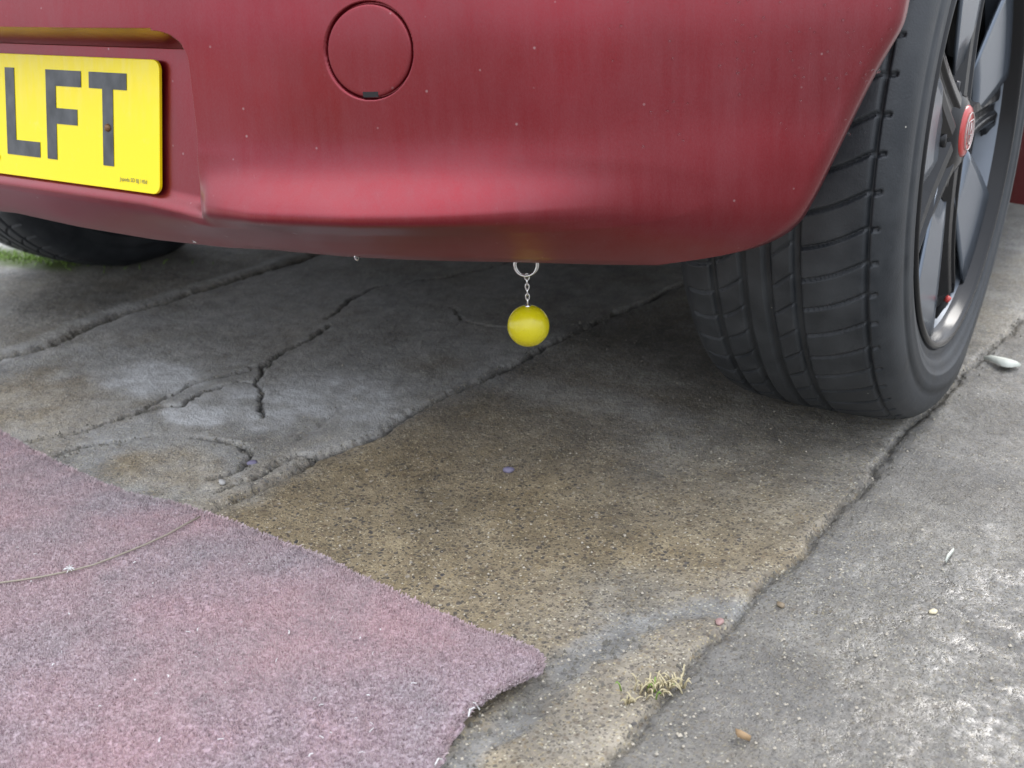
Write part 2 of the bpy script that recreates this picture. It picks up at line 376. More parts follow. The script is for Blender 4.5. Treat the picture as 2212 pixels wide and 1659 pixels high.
# side of the joints (which slab a point belongs to)
RIGHT = J_R+[(60, -60), (60, 80)]
MIDL = J_M; 
poly_right = [(J_R[0][0], J_R[0][1])]+J_R[1:]+[(60, J_R[-1][1]-30), (60, J_R[0][1]+30)]
isR = inside(Xw, Yw, poly_right)
poly_left = J_M+[(J_M[-1][0]-.01, 80), (-60, 80), (-60, J_M[0][1]-10)]
isL = inside(Xw, Yw, poly_left) & ~isR
poly_far = J_L+[(J_L[-1][0]-.01, 80), (-60, 80), (-60, J_L[0][1]-5)]
isF = inside(Xw, Yw, poly_far) & isL
Z = Z+np.where(isR, -.0012, 0)*smoothstep(0, .006, dR)+np.where(isF, .004, 0)*smoothstep(0, .02, dL)
# a low rounded lip along the far slab and a mortar band in front
band = (1-smoothstep(.002, .024, dB+.014*fbm(X, Y, 30, 12)+.005*fbm(X, Y, 120, 13)))*.9*(~isR)
Z -= .0035*band
# masks: the concrete's colours, stains and tone differences, plus a painted fall of light
n5 = fbm(X, Y, 5, 40); n12 = fbm(X, Y, 12, 41)
def blob(px, py, rx, ry=None, soft=.5):
    c = hit(px, py); ry = ry or rx
    q = np.hypot((X-c[0])/rx, (Y-c[1])/ry)+.35*n12+.2*fbm(X, Y, 40, 50); return 1-smoothstep(1-soft, 1+soft, q)
brown = np.where(isR, .26, np.where(isL, .18, .95)).astype(float)
brown += .18*n5
brown = np.maximum(brown, .75*blob(100, 880, .13, .10)); brown = np.maximum(brown, .85*blob(380, 1010, .08, .05))
brown = np.where(isR | isL, brown, brown*(.30+.70*smoothstep(.48, .12, Y+.10*n12+.06*n5)))  # middle slab greys towards the car, its fall of light put into the colour
brown *= 1-.8*band; _sx = hit(1500, 1500); brown *= 1-.45*(~isR)*(1-smoothstep(.10, .20, np.hypot(X-_sx[0], Y-_sx[1])+.06*n12))
sdM = np.where(isL, -dM, dM)+.035*n12+.03*n5+.012*fbm(X, Y, 50, 44)
brown = np.where(isR, brown, brown*(1-isL)*(.35+.65*smoothstep(-.01, .05, sdM))+isL*np.maximum(brown, .8*smoothstep(-.06, .0, sdM)*smoothstep(.35, .05, Y)))
brown = np.clip(brown*smoothstep(1.6, .75, Y), 0, 1)
pale = .34*isL*smoothstep(-.5, .5, n12+.2)*(~isF)+1.3*blob(420, 900, .040, .025)+1.3*blob(330, 815, .065, .05)+.5*blob(560, 905, .05, .03)+.7*blob(700, 860, .10, .07)+.35*blob(470, 860, .06, .05)+.25*blob(1250, 860, .16, .03)
pale = np.where(isR, .18*smoothstep(.1, .6, n5+.3), pale*(~isF | (Y > .3)))
pale = pale+.35*(1-smoothstep(.005, .02, np.abs(dL-.022)))*isF+.22*(1-smoothstep(.004, .014, np.abs(dM-.018)))*isL*(.6+.5*n12)+.25*band*(.5+n12)
pale = pale+.45*smoothstep(.74, .86, -X)       # paler concrete beyond the far wheel
pale = np.clip(pale*(.75+.5*fbm(X, Y, 60, 61)), 0, .9)
crack = np.maximum.reduce([(1-smoothstep(.0008, .0042, D(c)))*np.clip(1.1+.6*n12, .5, 1) for c in (C1, C1b, C2, C3, C4, C5, J_M2)])
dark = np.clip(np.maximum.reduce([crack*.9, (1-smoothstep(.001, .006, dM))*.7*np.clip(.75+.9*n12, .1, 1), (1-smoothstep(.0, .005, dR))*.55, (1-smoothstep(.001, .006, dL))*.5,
    (1-smoothstep(.0, .02, dhole))*.5, .30*band*(.5+n12), (.46+.30*n5)*isR, .55*blob(2170, 900, .08, .10)*isR, .22*smoothstep(.1, .5, fbm(X, Y, 9, 88))*(~isR & ~isL), .38*blob(1500, 760, .22, .08)*(~isR), .35*blob(190, 640, .09, .10), .25*blob(500, 800, .05, .03, .3)*isL*0]), 0, 1)  # includes darker areas left of the rear tyre and by the far wheel
wx, wy = hit(2212, 1500)[:2]
wet = np.where(isR, np.clip(.30+.95*(1-smoothstep(.02, .32, np.hypot((X-wx)/1., (Y-wy)/1.25)+.05*n12)), 0, 1), .10+.08*n5)
wet = np.clip(wet+.35*band, 0, 1)
mc = hit(60, 566); moss = np.clip(1.1*(1-smoothstep(.6, 1.5, np.hypot((X-mc[0])/.11, (Y-mc[1])/.035)+.5*n12)), 0, 1)
V = np.stack([X, Y, Z], -1).reshape(-1, 3); F = gridF(*X.shape)
fc = lambda A: (A[:-1, :-1]).ravel()
def slab(mask, name='slab', label=None):
    f = F[fc(mask)]; used = np.zeros(len(V), bool); used[f.ravel()] = True
    idx = np.cumsum(used)-1
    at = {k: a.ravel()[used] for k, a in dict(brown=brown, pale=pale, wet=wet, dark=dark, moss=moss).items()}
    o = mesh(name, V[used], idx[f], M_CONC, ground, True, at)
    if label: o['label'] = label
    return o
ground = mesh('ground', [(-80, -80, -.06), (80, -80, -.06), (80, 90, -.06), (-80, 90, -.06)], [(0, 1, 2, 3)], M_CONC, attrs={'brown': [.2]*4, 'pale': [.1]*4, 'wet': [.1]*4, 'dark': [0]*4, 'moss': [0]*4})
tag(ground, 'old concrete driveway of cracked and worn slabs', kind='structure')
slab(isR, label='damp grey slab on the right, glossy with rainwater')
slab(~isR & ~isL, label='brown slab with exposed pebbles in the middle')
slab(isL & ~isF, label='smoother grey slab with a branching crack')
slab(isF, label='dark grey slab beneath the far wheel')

# ------------------------------------------------------------------ the car
car = empty('car', (0, 0, 0))
tag(car, 'dusty dark red hatchback seen low from behind with black alloy wheels', 'car')
px_ = np.array([0, .10, .20, .28, .34, .40, .45, .50, .55, .60, .65, .70, .74, .77, .79, .80])
py_ = np.array([-.036, -.035, -.030, -.021, -.010, .004, .022, .045, .072, .101, .131, .166, .197, .222, .241, .255])
_xs = np.linspace(-.02, .82, 841); _ys = np.interp(_xs, px_, py_); _ys = np.convolve(np.pad(_ys, 20, mode='edge'), np.hanning(41)/np.hanning(41).sum(), 'valid')
plan = lambda x: np.interp(np.abs(x), _xs, _ys)
oz = np.array([.268, .270, .274, .280, .290, .300, .308, .312, .316, .322, .330, .338, .346, .356, .37, .40, .45, .50, .60, .64])
oy = np.array([.058, .050, .042, .034, .019, .002, -.0145, -.0225, -.0265, -.0265, -.0205, -.012, -.0045, -.000, .003, .0035, .005, .014, .036, .048])
OFFZ = np.linspace(.262, .65, 777); _o0 = np.interp(OFFZ, oz, oy)
def _sm(a, n): k = np.hanning(n); return np.convolve(np.pad(a, n//2, mode='edge'), k/k.sum(), 'valid')
_fine, _mid, _wide = _sm(_o0, 13), _sm(_o0, 41), _sm(_sm(_o0, 121), 61)
_a, _b = smoothstep(.318, .330, OFFZ), smoothstep(.335, .39, OFFZ)
OFFO = (_fine*(1-_a)+_mid*_a)*(1-_b)+_wide*_b
_o2 = np.where((OFFZ < .36), np.maximum(_o0, 0)*.8, _o0); OFF2 = _sm(_sm(_o2, 121), 61)
def off(z, x):
    _z = OFFZ; _o = OFFO
    o = np.interp(z, _z, _o); o2 = np.interp(z, _z, OFF2); wx_ = smoothstep(.50, .70, np.abs(x)); o = o*(1-wx_)+o2*wx_
    a = np.interp(np.abs(x), [0, .27, .33, .38, .46, .55, .68, .78, .8], [-.90, -.80, .50, .95, 1.1, .9, .35, .03, 0])
    neg = np.minimum(o, 0)*(z < .36); pos = o-neg
    return np.where(z < .312, pos*1.0, pos)+neg*a
_xz = np.linspace(.23, .65, 841); _xv = np.interp(_xz, [.268, .274, .285, .30, .32, .345, .374, .411, .44, .6], [.640, .686, .717, .736, .745, .754, .764, .777, .789, .797])
_xv = np.concatenate([_xv[:_xz.searchsorted(.268)]-(.268-_xz[:_xz.searchsorted(.268)])*6, _xv[_xz.searchsorted(.268):]]); _k = np.hanning(61); _xv = np.convolve(np.pad(_xv, 30, mode='edge'), _k/_k.sum(), 'valid')
xe = lambda z: np.interp(z, _xz, _xv)
TCX, TCZ, TCR, CB = .4655, .4355, .0335, math.cos(math.radians(27))
def bump_y(x, z, recess=True):
    y = plan(x)+off(z, x)
    wr = (1-smoothstep(.285, .335, np.abs(x)))*(1-smoothstep(.330, .350, z))
    y = y*(1-wr)+((plan(x)+.034)*(1-smoothstep(.272, .300, z))+np.interp(z, [.262, .268, .275, .285, .295, .302, .3075, .313, .320, .335, .35], [.022, .016, .009, .001, -.0065, -.0118, -.0142, -.0128, -.0098, -.0092, -.0092]))*wr
    if recess:
        ax = np.abs(x)
        xl = .3175-.034*(1-np.sqrt(np.clip(1-(np.clip(z-.428, 0, .024)/.024)**2, 0, 1)))
        ds = xl-ax; dt = .4535-z
        panel = .0065+(z-.372)*.19
        depth = np.clip(panel-y, 0, 1)*smoothstep(.308, .322, z)
        f = np.minimum(smoothstep(-.0008, .0028, ds), np.clip((dt+.0005)/.0195, 0, 1)**.9)
        f = np.where(ds > -.001, f, 0)
        y = y+depth*f
        r = np.hypot((ax-TCX)/CB, z-TCZ); y = np.where(x > 0, y+.0045*(1-smoothstep(TCR+.0010, TCR+.0021, r)), y)
    return y
bx = np.unique(np.round(np.concatenate([np.linspace(-.8, .26, 120), np.linspace(-.325, -.31, 20), np.linspace(.27, .314, 30), np.linspace(.314, .321, 20), np.linspace(.321, .42, 30), np.linspace(.42, .512, 150), np.linspace(.512, .80, 90)]), 5))
bz = np.unique(np.round(np.concatenate([np.linspace(.268, .345, 48), np.linspace(.345, .396, 18), np.linspace(.396, .476, 125), np.linspace(.45, .456, 14), np.linspace(.476, .62, 30)]), 5))
BX, BZ = np.meshgrid(bx, bz, indexing='ij')
sgn = np.sign(BX); ab = np.abs(BX); e = xe(BZ)
XX = np.where(ab < .6, ab, .6+(ab-.6)*(e-.6)/.2)*sgn
YY = bump_y(XX, BZ)
dzb = np.interp(np.abs(XX), [0, .10, .20, .30, .45, .6, .8], [.003, -.001, -.003, -.003, -.006, -.0095, -.011])
dzc = np.interp(np.abs(XX), [0, .24, .32, .45, .6, .8], [.001, .001, -.004, -.004, -.005, -.006])
BZ0 = BZ; BZ = BZ+dzb*(1-smoothstep(.275, .312, BZ0))+dzc*smoothstep(.275, .312, BZ0)*(1-smoothstep(.316, .40, BZ0))
YY = YY+.010*smoothstep(.985, 1.0, ab/.8)*0
# roll the panel edge round into the wheel arch and under the lower edge
def lipcol(k, dx, dy, col):
    return np.stack([XX[k]+dx*sgn[k], YY[k]+dy+0*bz, BZ[k]], -1)
G = np.stack([XX, YY, BZ], -1)
right = [lipcol(-1, .0028, .0035, 0), lipcol(-1, .0062, .010, 0), lipcol(-1, .0075, .019, 0), lipcol(-1, .005, .024, 0), lipcol(-1, -.03, .025, 0)]
left = [lipcol(0, .0028, .0035, 0), lipcol(0, .0062, .010, 0), lipcol(0, .0075, .019, 0), lipcol(0, .005, .024, 0), lipcol(0, -.03, .025, 0)]
G = np.stack(left[::-1]+[g for g in G]+right, 0)
under = []
for dy, dz, sx in ((.004, -.0018, .998), (.010, -.0025, .995), (.030, -.002, .985), (.07, .0, .97)):
    r = G[:, 0].copy(); r[:, 0] *= sx; r[:, 1] += dy; r[:, 2] += dz; under.append(r)
G = np.concatenate([np.stack(under[::-1], 1), G], 1)
bumper = mesh('bumper', G.reshape(-1, 3), gridF(G.shape[0], G.shape[1]), M_PAINT, car)
# tow-eye cover: a round cap in the bumper's own surface, with a lever slot at its foot
nr = 22; na = 96
rr = np.concatenate([np.linspace(0, TCR-.0018, nr-6), TCR-np.array([.0012, .0008, .0005, .0002, 0, .0002])]); inn = np.concatenate([np.zeros(nr-6), [.0001, .0003, .0006, .0011, .0018, .006]])
A, R_ = np.meshgrid(np.linspace(0, 2*np.pi, na, endpoint=False), rr, indexing='ij'); _, IN = np.meshgrid(np.arange(na), inn, indexing='ij')
cx = TCX+R_*np.cos(A)*CB; cz = TCZ+R_*np.sin(A)
slot = ((np.abs((cx-TCX)/CB-.000) < .0055) & (cz < TCZ-TCR+.0045))
cyy = bump_y(cx, cz, False)+.0007+IN
cap = mesh('tow_cover', np.stack([cx, cyy, cz], -1).reshape(-1, 3), gridF(na, nr, True), M_PAINT, car); cap['label'] = 'round towing eye cover'
nb = 12; sb = MB()
for k in range(nb):
    for zz in (-TCR+.0002, -TCR+.0042):
        x0 = TCX+(-.006+.012*k/(nb-1))*CB; z0 = TCZ+zz+.0006*(abs(k-(nb-1)/2)/nb)**2; sb.V.append((x0, float(bump_y(np.array(x0), np.array(z0), False))+.0003, z0))
for k in range(nb-1): sb.F.append((2*k, 2*k+2, 2*k+3, 2*k+1))
so = sb.build('slot', M_DARK, cap)
sol = so.modifiers.new('solid', 'SOLIDIFY'); sol.thickness = .002
# beads of rain on the upper corner
db = MB(); rd = random.Random(3)
for i in range(150):
    if i < 70: x = rd.uniform(.62, .79); z = rd.uniform(.36, .5)
    else: x = rd.uniform(.70, .797); z = rd.uniform(.40, .5)
    r = rd.choice([.0006, .0008, .0010, .0013]); y = float(bump_y(np.array(x), np.array(z)))
    sl = float(plan(x+.003)-plan(x-.003))/.006; nrm = Vector((sl, -1, .05)).normalized(); q = nrm.to_track_quat('Z', 'Y').to_matrix().to_4x4(); q.translation = Vector((x, y, z))
    db.lathe([(r*math.cos(t), r*.6*math.sin(t)) for t in (0, .35, .8, 1.2, 1.57)], 8, q, 'Z')
tag(db.build('water_bead', M_DROP, bumper, True), kind='stuff')
hang = MB()
for px, dp in ((836, .100), (430, .03), (1056, .09)):
    pt = hit(px, 566 if px > 800 else 512, 1, dp if px > 800 else .03); x = pt[0]; y = float(bump_y(np.array(x), np.array(.27)))
    hang = MB()
    if px == 836: hang.lathe([(0, 0), (.0016, -.001), (.0024, -.004), (.0024, -.0065), (.0012, -.008), (0, -.0082)], 10, Matrix.Translation((x, y+.002, .2685)), 'Z')
    elif px == 430: hang.lathe([(.004, 0), (.003, -.002), (0, -.0028)], 10, Matrix.Translation((x, y+.002, .2688)), 'Z')
    if hang.V: hang.build('hanging_drop', M_DROP, bumper, True)


# number plate ------------------------------------------------------
plate = empty('number_plate', (0, .0, .372), (-.19, 0, 0), car)      # leans with the recess; local X across, Z up, -Y outward
def rrect(x0, x1, z0, z1, r, n=8):
    pts = []
    for cx_, cz_, a0 in ((x1-r, z1-r, 0), (x0+r, z1-r, 90), (x0+r, z0+r, 180), (x1-r, z0+r, 270)):
        pts += [(cx_+r*math.cos(math.radians(a0+90*k/n)), cz_+r*math.sin(math.radians(a0+90*k/n))) for k in range(n+1)]
    return pts
pr_ = rrect(-.26, .26, -.0555, .0555, .0085); N = len(pr_); q = MB()
q.add([(x, -.0, z) for x, z in pr_]+[(x, .0032, z) for x, z in pr_], [tuple(range(N))[::-1], tuple(range(N, 2*N))]+[(i, (i+1) % N, N+(i+1) % N, N+i) for i in range(N)])
q.build('plate', M_PLATE, plate, bevel=.0006)
HC = .0395; ZC = .0035
def char(polys):
    m_ = MB()
    for x0, x1, z0, z1 in polys: m_.box((x0, -.0006, z0+ZC), (x1, -.0001, z1+ZC))
    return m_
t14 = .0138
for nm, rects in (('letter_l', [(.047, .061, -HC, HC), (.061, .097, -HC, -HC+t14)]),
                  ('letter_f', [(.108, .122, -HC, HC), (.122, .158, HC-t14, HC), (.122, .152, -.0075, .0063)]),
                  ('letter_t', [(.169, .219, HC-t14, HC), (.187, .201, -HC, HC-t14)])):
    char(rects).build(nm, M_CHAR, plate)
fc_ = bpy.data.curves.new('maker_text', 'FONT'); fc_.body = 'Jnpoda SD BJ 14Sd'; fc_.size = .0047; fc_.align_x = 'LEFT'
to = bpy.data.objects.new('tmp', fc_); COL.objects.link(to); bpy.context.view_layer.update()
tm = bpy.data.meshes.new_from_object(to); bpy.data.objects.remove(to)
tm.materials.clear(); tm.materials.append(M_CHAR); t2 = bpy.data.objects.new('maker_text', tm); COL.objects.link(t2); t2.parent = plate
t2.location = (.209, -.0006, -.0475); t2.rotation_euler = (math.pi/2, 0, 0)
for sx, sz, nm in ((.194, -.0035, 'screw_cap'), (.0315, -.0405, 'screw_cap')):
    MB().lathe([(0, .0028), (.0016, .0026), (.0030, .0016), (.0036, 0), (.0036, -.001)] if sx > .1 else [(0, .001), (.002, .0008), (.0026, 0)], 16, Matrix.Translation((sx, -.0006, sz)) @ Matrix.Rotation(math.pi/2, 4, 'X'), 'Z').build(nm, M_RUST if sx > .1 else M_DARK, plate, True)

# wheels ------------------------------------------------------------
RW, TW, XW, YA = .310, .205, .793, .600
def make_tyre():
    # cross-section from the outer bead (w=+) over the tread to the inner bead; w is distance inward from the outer face
    side = [(.2225, .006), (.226, .001), (.231, -.001), (.236, .0), (.239, -.0035), (.245, -.005), (.252, -.0065), (.2525, -.0072), (.254, -.0068), (.262, -.007), (.270, -.0055), (.2705, -.0045), (.276, -.0045), (.284, -.003), (.291, -.0005), (.2965, .0035), (.3005, .0085)]
    w0, w1 = .0098, TW-.0098-.004
    ws = np.linspace(w0, w1, 110); t = (ws-w0)/(w1-w0)
    rt = RW-.0058*np.abs(2*t-1)**2.6-.0028*np.abs(2*t-1)**14
    prof = side+[(r, w) for r, w in zip(rt, ws)]+[(r, TW-.004-w) for r, w in side[::-1]]
    prof = np.array(prof); ntr0 = len(side); ntr1 = ntr0+len(ws)
    nth = 1400; th = np.linspace(0, 2*np.pi, nth, endpoint=False)
    R = np.repeat(prof[None, :, 0], nth, 0); Wd = np.repeat(prof[None, :, 1], nth, 0)
    T = np.zeros((nth, len(prof))); T[:, ntr0:ntr1] = t[None]
    TH = np.repeat(th[:, None], len(prof), 1); arc = TH*RW
    dep = np.zeros_like(R); wtr = (w1-w0)
    msk = np.zeros_like(R, bool); msk[:, ntr0:ntr1] = True
    for c, w in ((.052, .0011), (.385, .0030), (.535, .0030), (.665, .0028), (.835, .0026)):
        d = np.abs(T-c)*wtr; dep = np.maximum(dep, .0062*(1-smoothstep(w, w+.0013, d)))
    pitch = 2*np.pi*RW/60
    def lateral(lo, hi, slope, curve, ph, w, dpt, k=1.0):
        u = (T-lo)/(hi-lo); s = arc-slope*(T-lo)*wtr-curve*np.sin(np.clip(u, 0, 1)*np.pi)
        m = np.mod(s+ph, pitch*k); d = np.minimum(m, pitch*k-m)
        return np.where((T > lo) & (T < hi), dpt*(1-smoothstep(w, w+.0011, d)), 0)
    dep = np.maximum(dep, lateral(.0, .052, .25, 0, .0, .0014, .004))
    dep = np.maximum(dep, lateral(.052, .385, .42, .0035, .001, .0010, .0045))
    dep = np.maximum(dep, lateral(.385, .51, .85, .0, .018, .0007, .0035))
    dep = np.maximum(dep, lateral(.665, .80, .85, .002, .006, .0007, .0035))
    dep = np.maximum(dep, lateral(.835, 1.0, .15, .002, .014, .0010, .004))
    R = R-np.where(msk, dep, 0)
    sw = ~msk & (R > .24)
    # flattened where it meets the ground
    Zc = -R*np.cos(TH); flat = np.clip(-(Zc)-(RW-.0055), 0, 1)
    bul = .006*np.exp(-(np.minimum(TH, 2*np.pi-TH)/.32)**2)*np.exp(-((R-.272)/.02)**2)
    x = -Wd+np.where(Wd < TW/2, bul, -bul)
    yy = R*np.sin(TH); zz = np.maximum(Zc, -(RW-.0055))
    return np.stack([x, yy, zz], -1).reshape(-1, 3), gridF(nth, len(prof), True, True)
def make_wheel(loc, rot=0., label=None):
    w = empty('wheel', loc, (0, 0, rot), car)
    if label: w['label'] = label
    return w
wheel = make_wheel((XW, YA, RW-.0055), 0, 'black alloy wheel with five spokes and a red cap')
tV, tF = make_tyre(); mesh('tyre', tV, tF, M_RUB, wheel)
rim = MB().lathe([(.2175, .012), (.2235, .0065), (.2255, .0035), (.2265, .0005), (.2255, -.0025), (.2225, -.004), (.219, -.003), (.2165, .0005), (.2145, .008), (.2125, .012), (.211, .014)][::-1] , 160)
rim.V = [(-v[0], v[1], v[2]) for v in rim.V]
rim.F = [f[::-1] for f in rim.F]
rim.build('rim', M_GLOSS, wheel, True)
bar = MB().lathe([(.211, -.014), (.2065, -.026), (.203, -.045), (.197, -.07), (.188, -.12), (.190, -.165), (.214, -.186), (.218, -.196)], 120); bar.build('barrel', M_BARREL, wheel, True)
bd = MB().lathe([(.0, -.078), (.062, -.078), (.064, -.088), (.128, -.088), (.130, -.108), (0, -.108)], 80); bd.build('brake_disc', M_DISC, wheel, True)
bk = MB().lathe([(.0, -.034), (.198, -.036), (.202, -.045)], 60); bk.build('backing_plate', M_DARK, wheel, True)
def sky_reflection_panel(a0, a1, r0, r1):  # added panel between spokes, carrying the sky's reflection in its colour
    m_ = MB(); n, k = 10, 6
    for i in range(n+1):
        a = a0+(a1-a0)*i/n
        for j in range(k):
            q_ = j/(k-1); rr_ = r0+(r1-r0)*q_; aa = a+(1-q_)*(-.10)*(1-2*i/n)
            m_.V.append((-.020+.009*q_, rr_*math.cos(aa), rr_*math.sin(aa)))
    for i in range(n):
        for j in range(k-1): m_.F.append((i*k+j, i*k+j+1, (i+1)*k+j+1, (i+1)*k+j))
    o_ = m_.build('sky_reflection_panel', M_SKY_REFL, wheel, True); so_ = o_.modifiers.new('solid', 'SOLIDIFY'); so_.thickness = .003; so_.offset = 0
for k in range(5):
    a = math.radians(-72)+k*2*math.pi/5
    sky_reflection_panel(a+math.radians(9), a+math.radians(43), .072, .2125)
cal = MB()
for k in range(12):
    a0, a1 = math.radians(20+5*k), math.radians(25+5*k)
    V8 = [(h, r*math.cos(a), r*math.sin(a)) for h in (-.060, -.115) for r in (.085, .145) for a in (a0, a1)]
    cal.add(V8, [(0, 1, 3, 2), (4, 6, 7, 5), (0, 4, 5, 1), (2, 3, 7, 6), (0, 2, 6, 4), (1, 5, 7, 3)])
cal.build('brake_caliper', M_DARK, wheel)
def spoke_mesh(ang, wb, wt, x_in, depth, ridge, r0=.034, r1=.2155, cup=.005):
    """a bevelled spoke: flat-topped ridge, sloping flanks, deep side walls; ang in radians from +Y towards +Z"""
    m_ = MB(); n = 9; ca, sa = math.cos(ang), math.sin(ang); rings = []
    for i in range(n):
        u = i/(n-1); r = r0+(r1-r0)*u
        hw = wb+(wt-wb)*min(1, u*1.25)+(.022*max(0, (u-.82)/.18)**2 if wt > .008 else .006*max(0, (u-.8)/.2)**2)
        top = x_in-cup*math.sin(u*math.pi)**1.0*.8-.004*(u > .97)
        dd = depth*(1-.35*u)
        sec = [(-hw*1.15, top-dd), (-hw, top-.010), (-hw*.62, top-.0015), (-hw*.30, top-ridge*0), (-hw*.16, top-ridge), (hw*.16, top-ridge), (hw*.30, top), (hw*.62, top-.0015), (hw, top-.010), (hw*1.15, top-dd)]
        for t_, x in sec: m_.V.append((x, r*ca-t_*sa, r*sa+t_*ca))
    k = 10
    for i in range(n-1):
        for j in range(k-1): m_.F.append((i*k+j, (i+1)*k+j, (i+1)*k+j+1, i*k+j+1))
        m_.F.append((i*k+k-1, (i+1)*k+k-1, (i+1)*k, i*k))
    m_.F.append(tuple(range(k))); m_.F.append(tuple((n-1)*k+j for j in range(k))[::-1])
    return m_
SP0 = math.radians(-72)
for k in range(5):
    a = SP0+k*2*math.pi/5
    spoke_mesh(a, .033, .023, -.012, .024, .0045).build('spoke', M_GLOSS, wheel, bevel=.0012)
for k in range(5):
    a = SP0+k*2*math.pi/5+math.radians(22)
    spoke_mesh(a, .0045, .0035, -.020, .014, .001, .055).build('spoke_rib', M_GLOSS, wheel, bevel=.0008)
hub = MB().lathe([(.0, -.010), (.030, -.010), (.034, -.012), (.044, -.016), (.052, -.022), (.056, -.034)], 60); hub.build('hub', M_GLOSS, wheel, True)
cp_ = MB().lathe([(0, .0022), (.018, .0018), (.0245, .0008), (.0265, -.001), (.027, -.006)], 48); hc = cp_.build('hub_cap', M_REDCAP, wheel, True); hc.location = (-.008, 0, .002)
em = MB().tube([(.0028, .019*math.cos(t), .019*math.sin(t)) for t in np.linspace(0, 2*math.pi, 40, endpoint=False)], .0007, 5, True)
em.tube([(.0032, -.010, .011), (.0032, -.010, -.002), (.0032, -.006, -.010), (.0032, 0, -.014), (.0032, .006, -.010), (.0032, .010, -.002), (.0032, .010, .011)], .0008, 5, True)
em.tube([(.0034, 0, .009), (.0034, .001, .002), (.0034, -.006, -.002), (.0034, .006, -.004), (.0034, 0, -.009)], .001, 5)
em.build('cap_emblem', M_CAPGREY, wheel, True).location = (-.008, 0, .002)
for k in range(5):
    a = SP0+math.radians(36)+k*2*math.pi/5; c, s_ = math.cos(a)*.049, math.sin(a)*.049
    MB().lathe([(0, -.013), (.007, -.013), (.0085, -.016), (.0085, -.03)], 12, Matrix.Translation((-.004, c, s_))).build('wheel_bolt', M_GLOSS, wheel, True)
va = math.radians(-70)
va = math.radians(-92)
vv = MB().tube([(-.018, .200*math.cos(va), .200*math.sin(va)), (-.012, .190*math.cos(va), .190*math.sin(va)), (-.007, .181*math.cos(va), .181*math.sin(va))], [.0045, .0035, .003], 8)
vst = vv.build('valve', M_DARK, wheel, True)
MB().tube([(-.007, .181*math.cos(va), .181*math.sin(va)), (-.004, .176*math.cos(va), .176*math.sin(va))], [.0032, .0030], 8).build('valve_cap', MT('red_valve_cap', (.6, .08, .07), .3).m, wheel, True)
def copy_tree(o, parent):
    c = o.copy(); COL.objects.link(c); c.parent = parent
    for ch in list(o.children): copy_tree(ch, c)
    return c
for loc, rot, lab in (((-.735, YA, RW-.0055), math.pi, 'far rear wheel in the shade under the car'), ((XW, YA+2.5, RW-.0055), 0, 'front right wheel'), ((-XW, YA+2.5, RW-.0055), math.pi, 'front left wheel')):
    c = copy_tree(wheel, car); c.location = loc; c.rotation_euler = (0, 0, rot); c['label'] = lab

# body shell above and ahead of the bumper ------------------------------
def side_x(y, z):
    t = np.clip((y-.28)/.5, 0, 1); f = np.clip((y-3.15)/.45, 0, 1)
    x = .803+.018*np.sin(t*math.pi/2)-.10*f**2
    return x-.05*np.clip(z-.72, 0, 1)**1.5-.012*np.clip(.35-z, 0, .2)/.2
ysd = np.unique(np.concatenate([np.linspace(.30, 3.6, 240)]))
for s in (1, -1):
    Vs = []; nz = 24
    for y in ysd:
        lo = .155
        for yc in (YA, YA+2.5):
            if abs(y-yc) < .345: lo = max(lo, RW+math.sqrt(.345**2-(y-yc)**2)-.0)
        if y < YA: lo = max(lo, .50)
        if y > YA+2.5+.34: lo = .22
        z = np.linspace(lo, .92, nz)
        for zz in z: Vs.append((s*float(side_x(y, zz)), y, zz))
        Vs.append((s*(float(side_x(y, lo))-.03), y, lo+.002))
    a = np.array(Vs).reshape(len(ysd), nz+1, 3); a = np.concatenate([a[:, -1:], a[:, :-1]], 1)
    mesh('body_side', a.reshape(-1, 3), gridF(len(ysd), nz+1, False, s > 0), M_PAINT, car)
def loft(name, sections, m, flip=False):
    a = np.array(sections); return mesh(name, a.reshape(-1, 3), gridF(a.shape[0], a.shape[1], False, flip), m, car)
u = np.linspace(-1, 1, 41)
tg = []
for z, dy, w in ((.618, .034, .80), (.66, .045, .80), (.74, .05, .80), (.82, .06, .795), (.92, .085, .775)):
    tg.append([(w*k, float(plan(abs(k)*.79))*(.85)+dy+.0, z) for k in u])
loft('tailgate', tg, M_PAINT)
gl = []
for z, dy, w in ((.92, .087, .74), (1.10, .17, .69), (1.28, .27, .62), (1.40, .36, .58)):
    gl.append([(w*k, float(plan(abs(k)*.79))*.8+dy, z) for k in u])
loft('rear_window', gl, M_GLASS)
rf = []
for y, z, w in ((.36, 1.40, .58), (.60, 1.46, .575), (1.2, 1.49, .58), (1.8, 1.46, .575), (2.1, 1.38, .56)):
    rf.append([(w*k, y+.2*(1 if y < .5 else 0)*(k*k)*.6, z-.04*k*k) for k in u])
loft('roof', rf, M_PAINT)
loft('windscreen', [[(w*k, y-.12*k*k, z-.03*k*k) for k in u] for y, z, w in ((2.1, 1.38, .56), (2.5, 1.15, .65), (2.85, .95, .74))], M_GLASS)
loft('bonnet', [[(w*k, y-.08*k*k, z-.03*k*k) for k in u] for y, z, w in ((2.83, .955, .76), (3.2, .90, .76), (3.55, .78, .72), (3.68, .62, .70), (3.70, .25, .68))], M_PAINT)
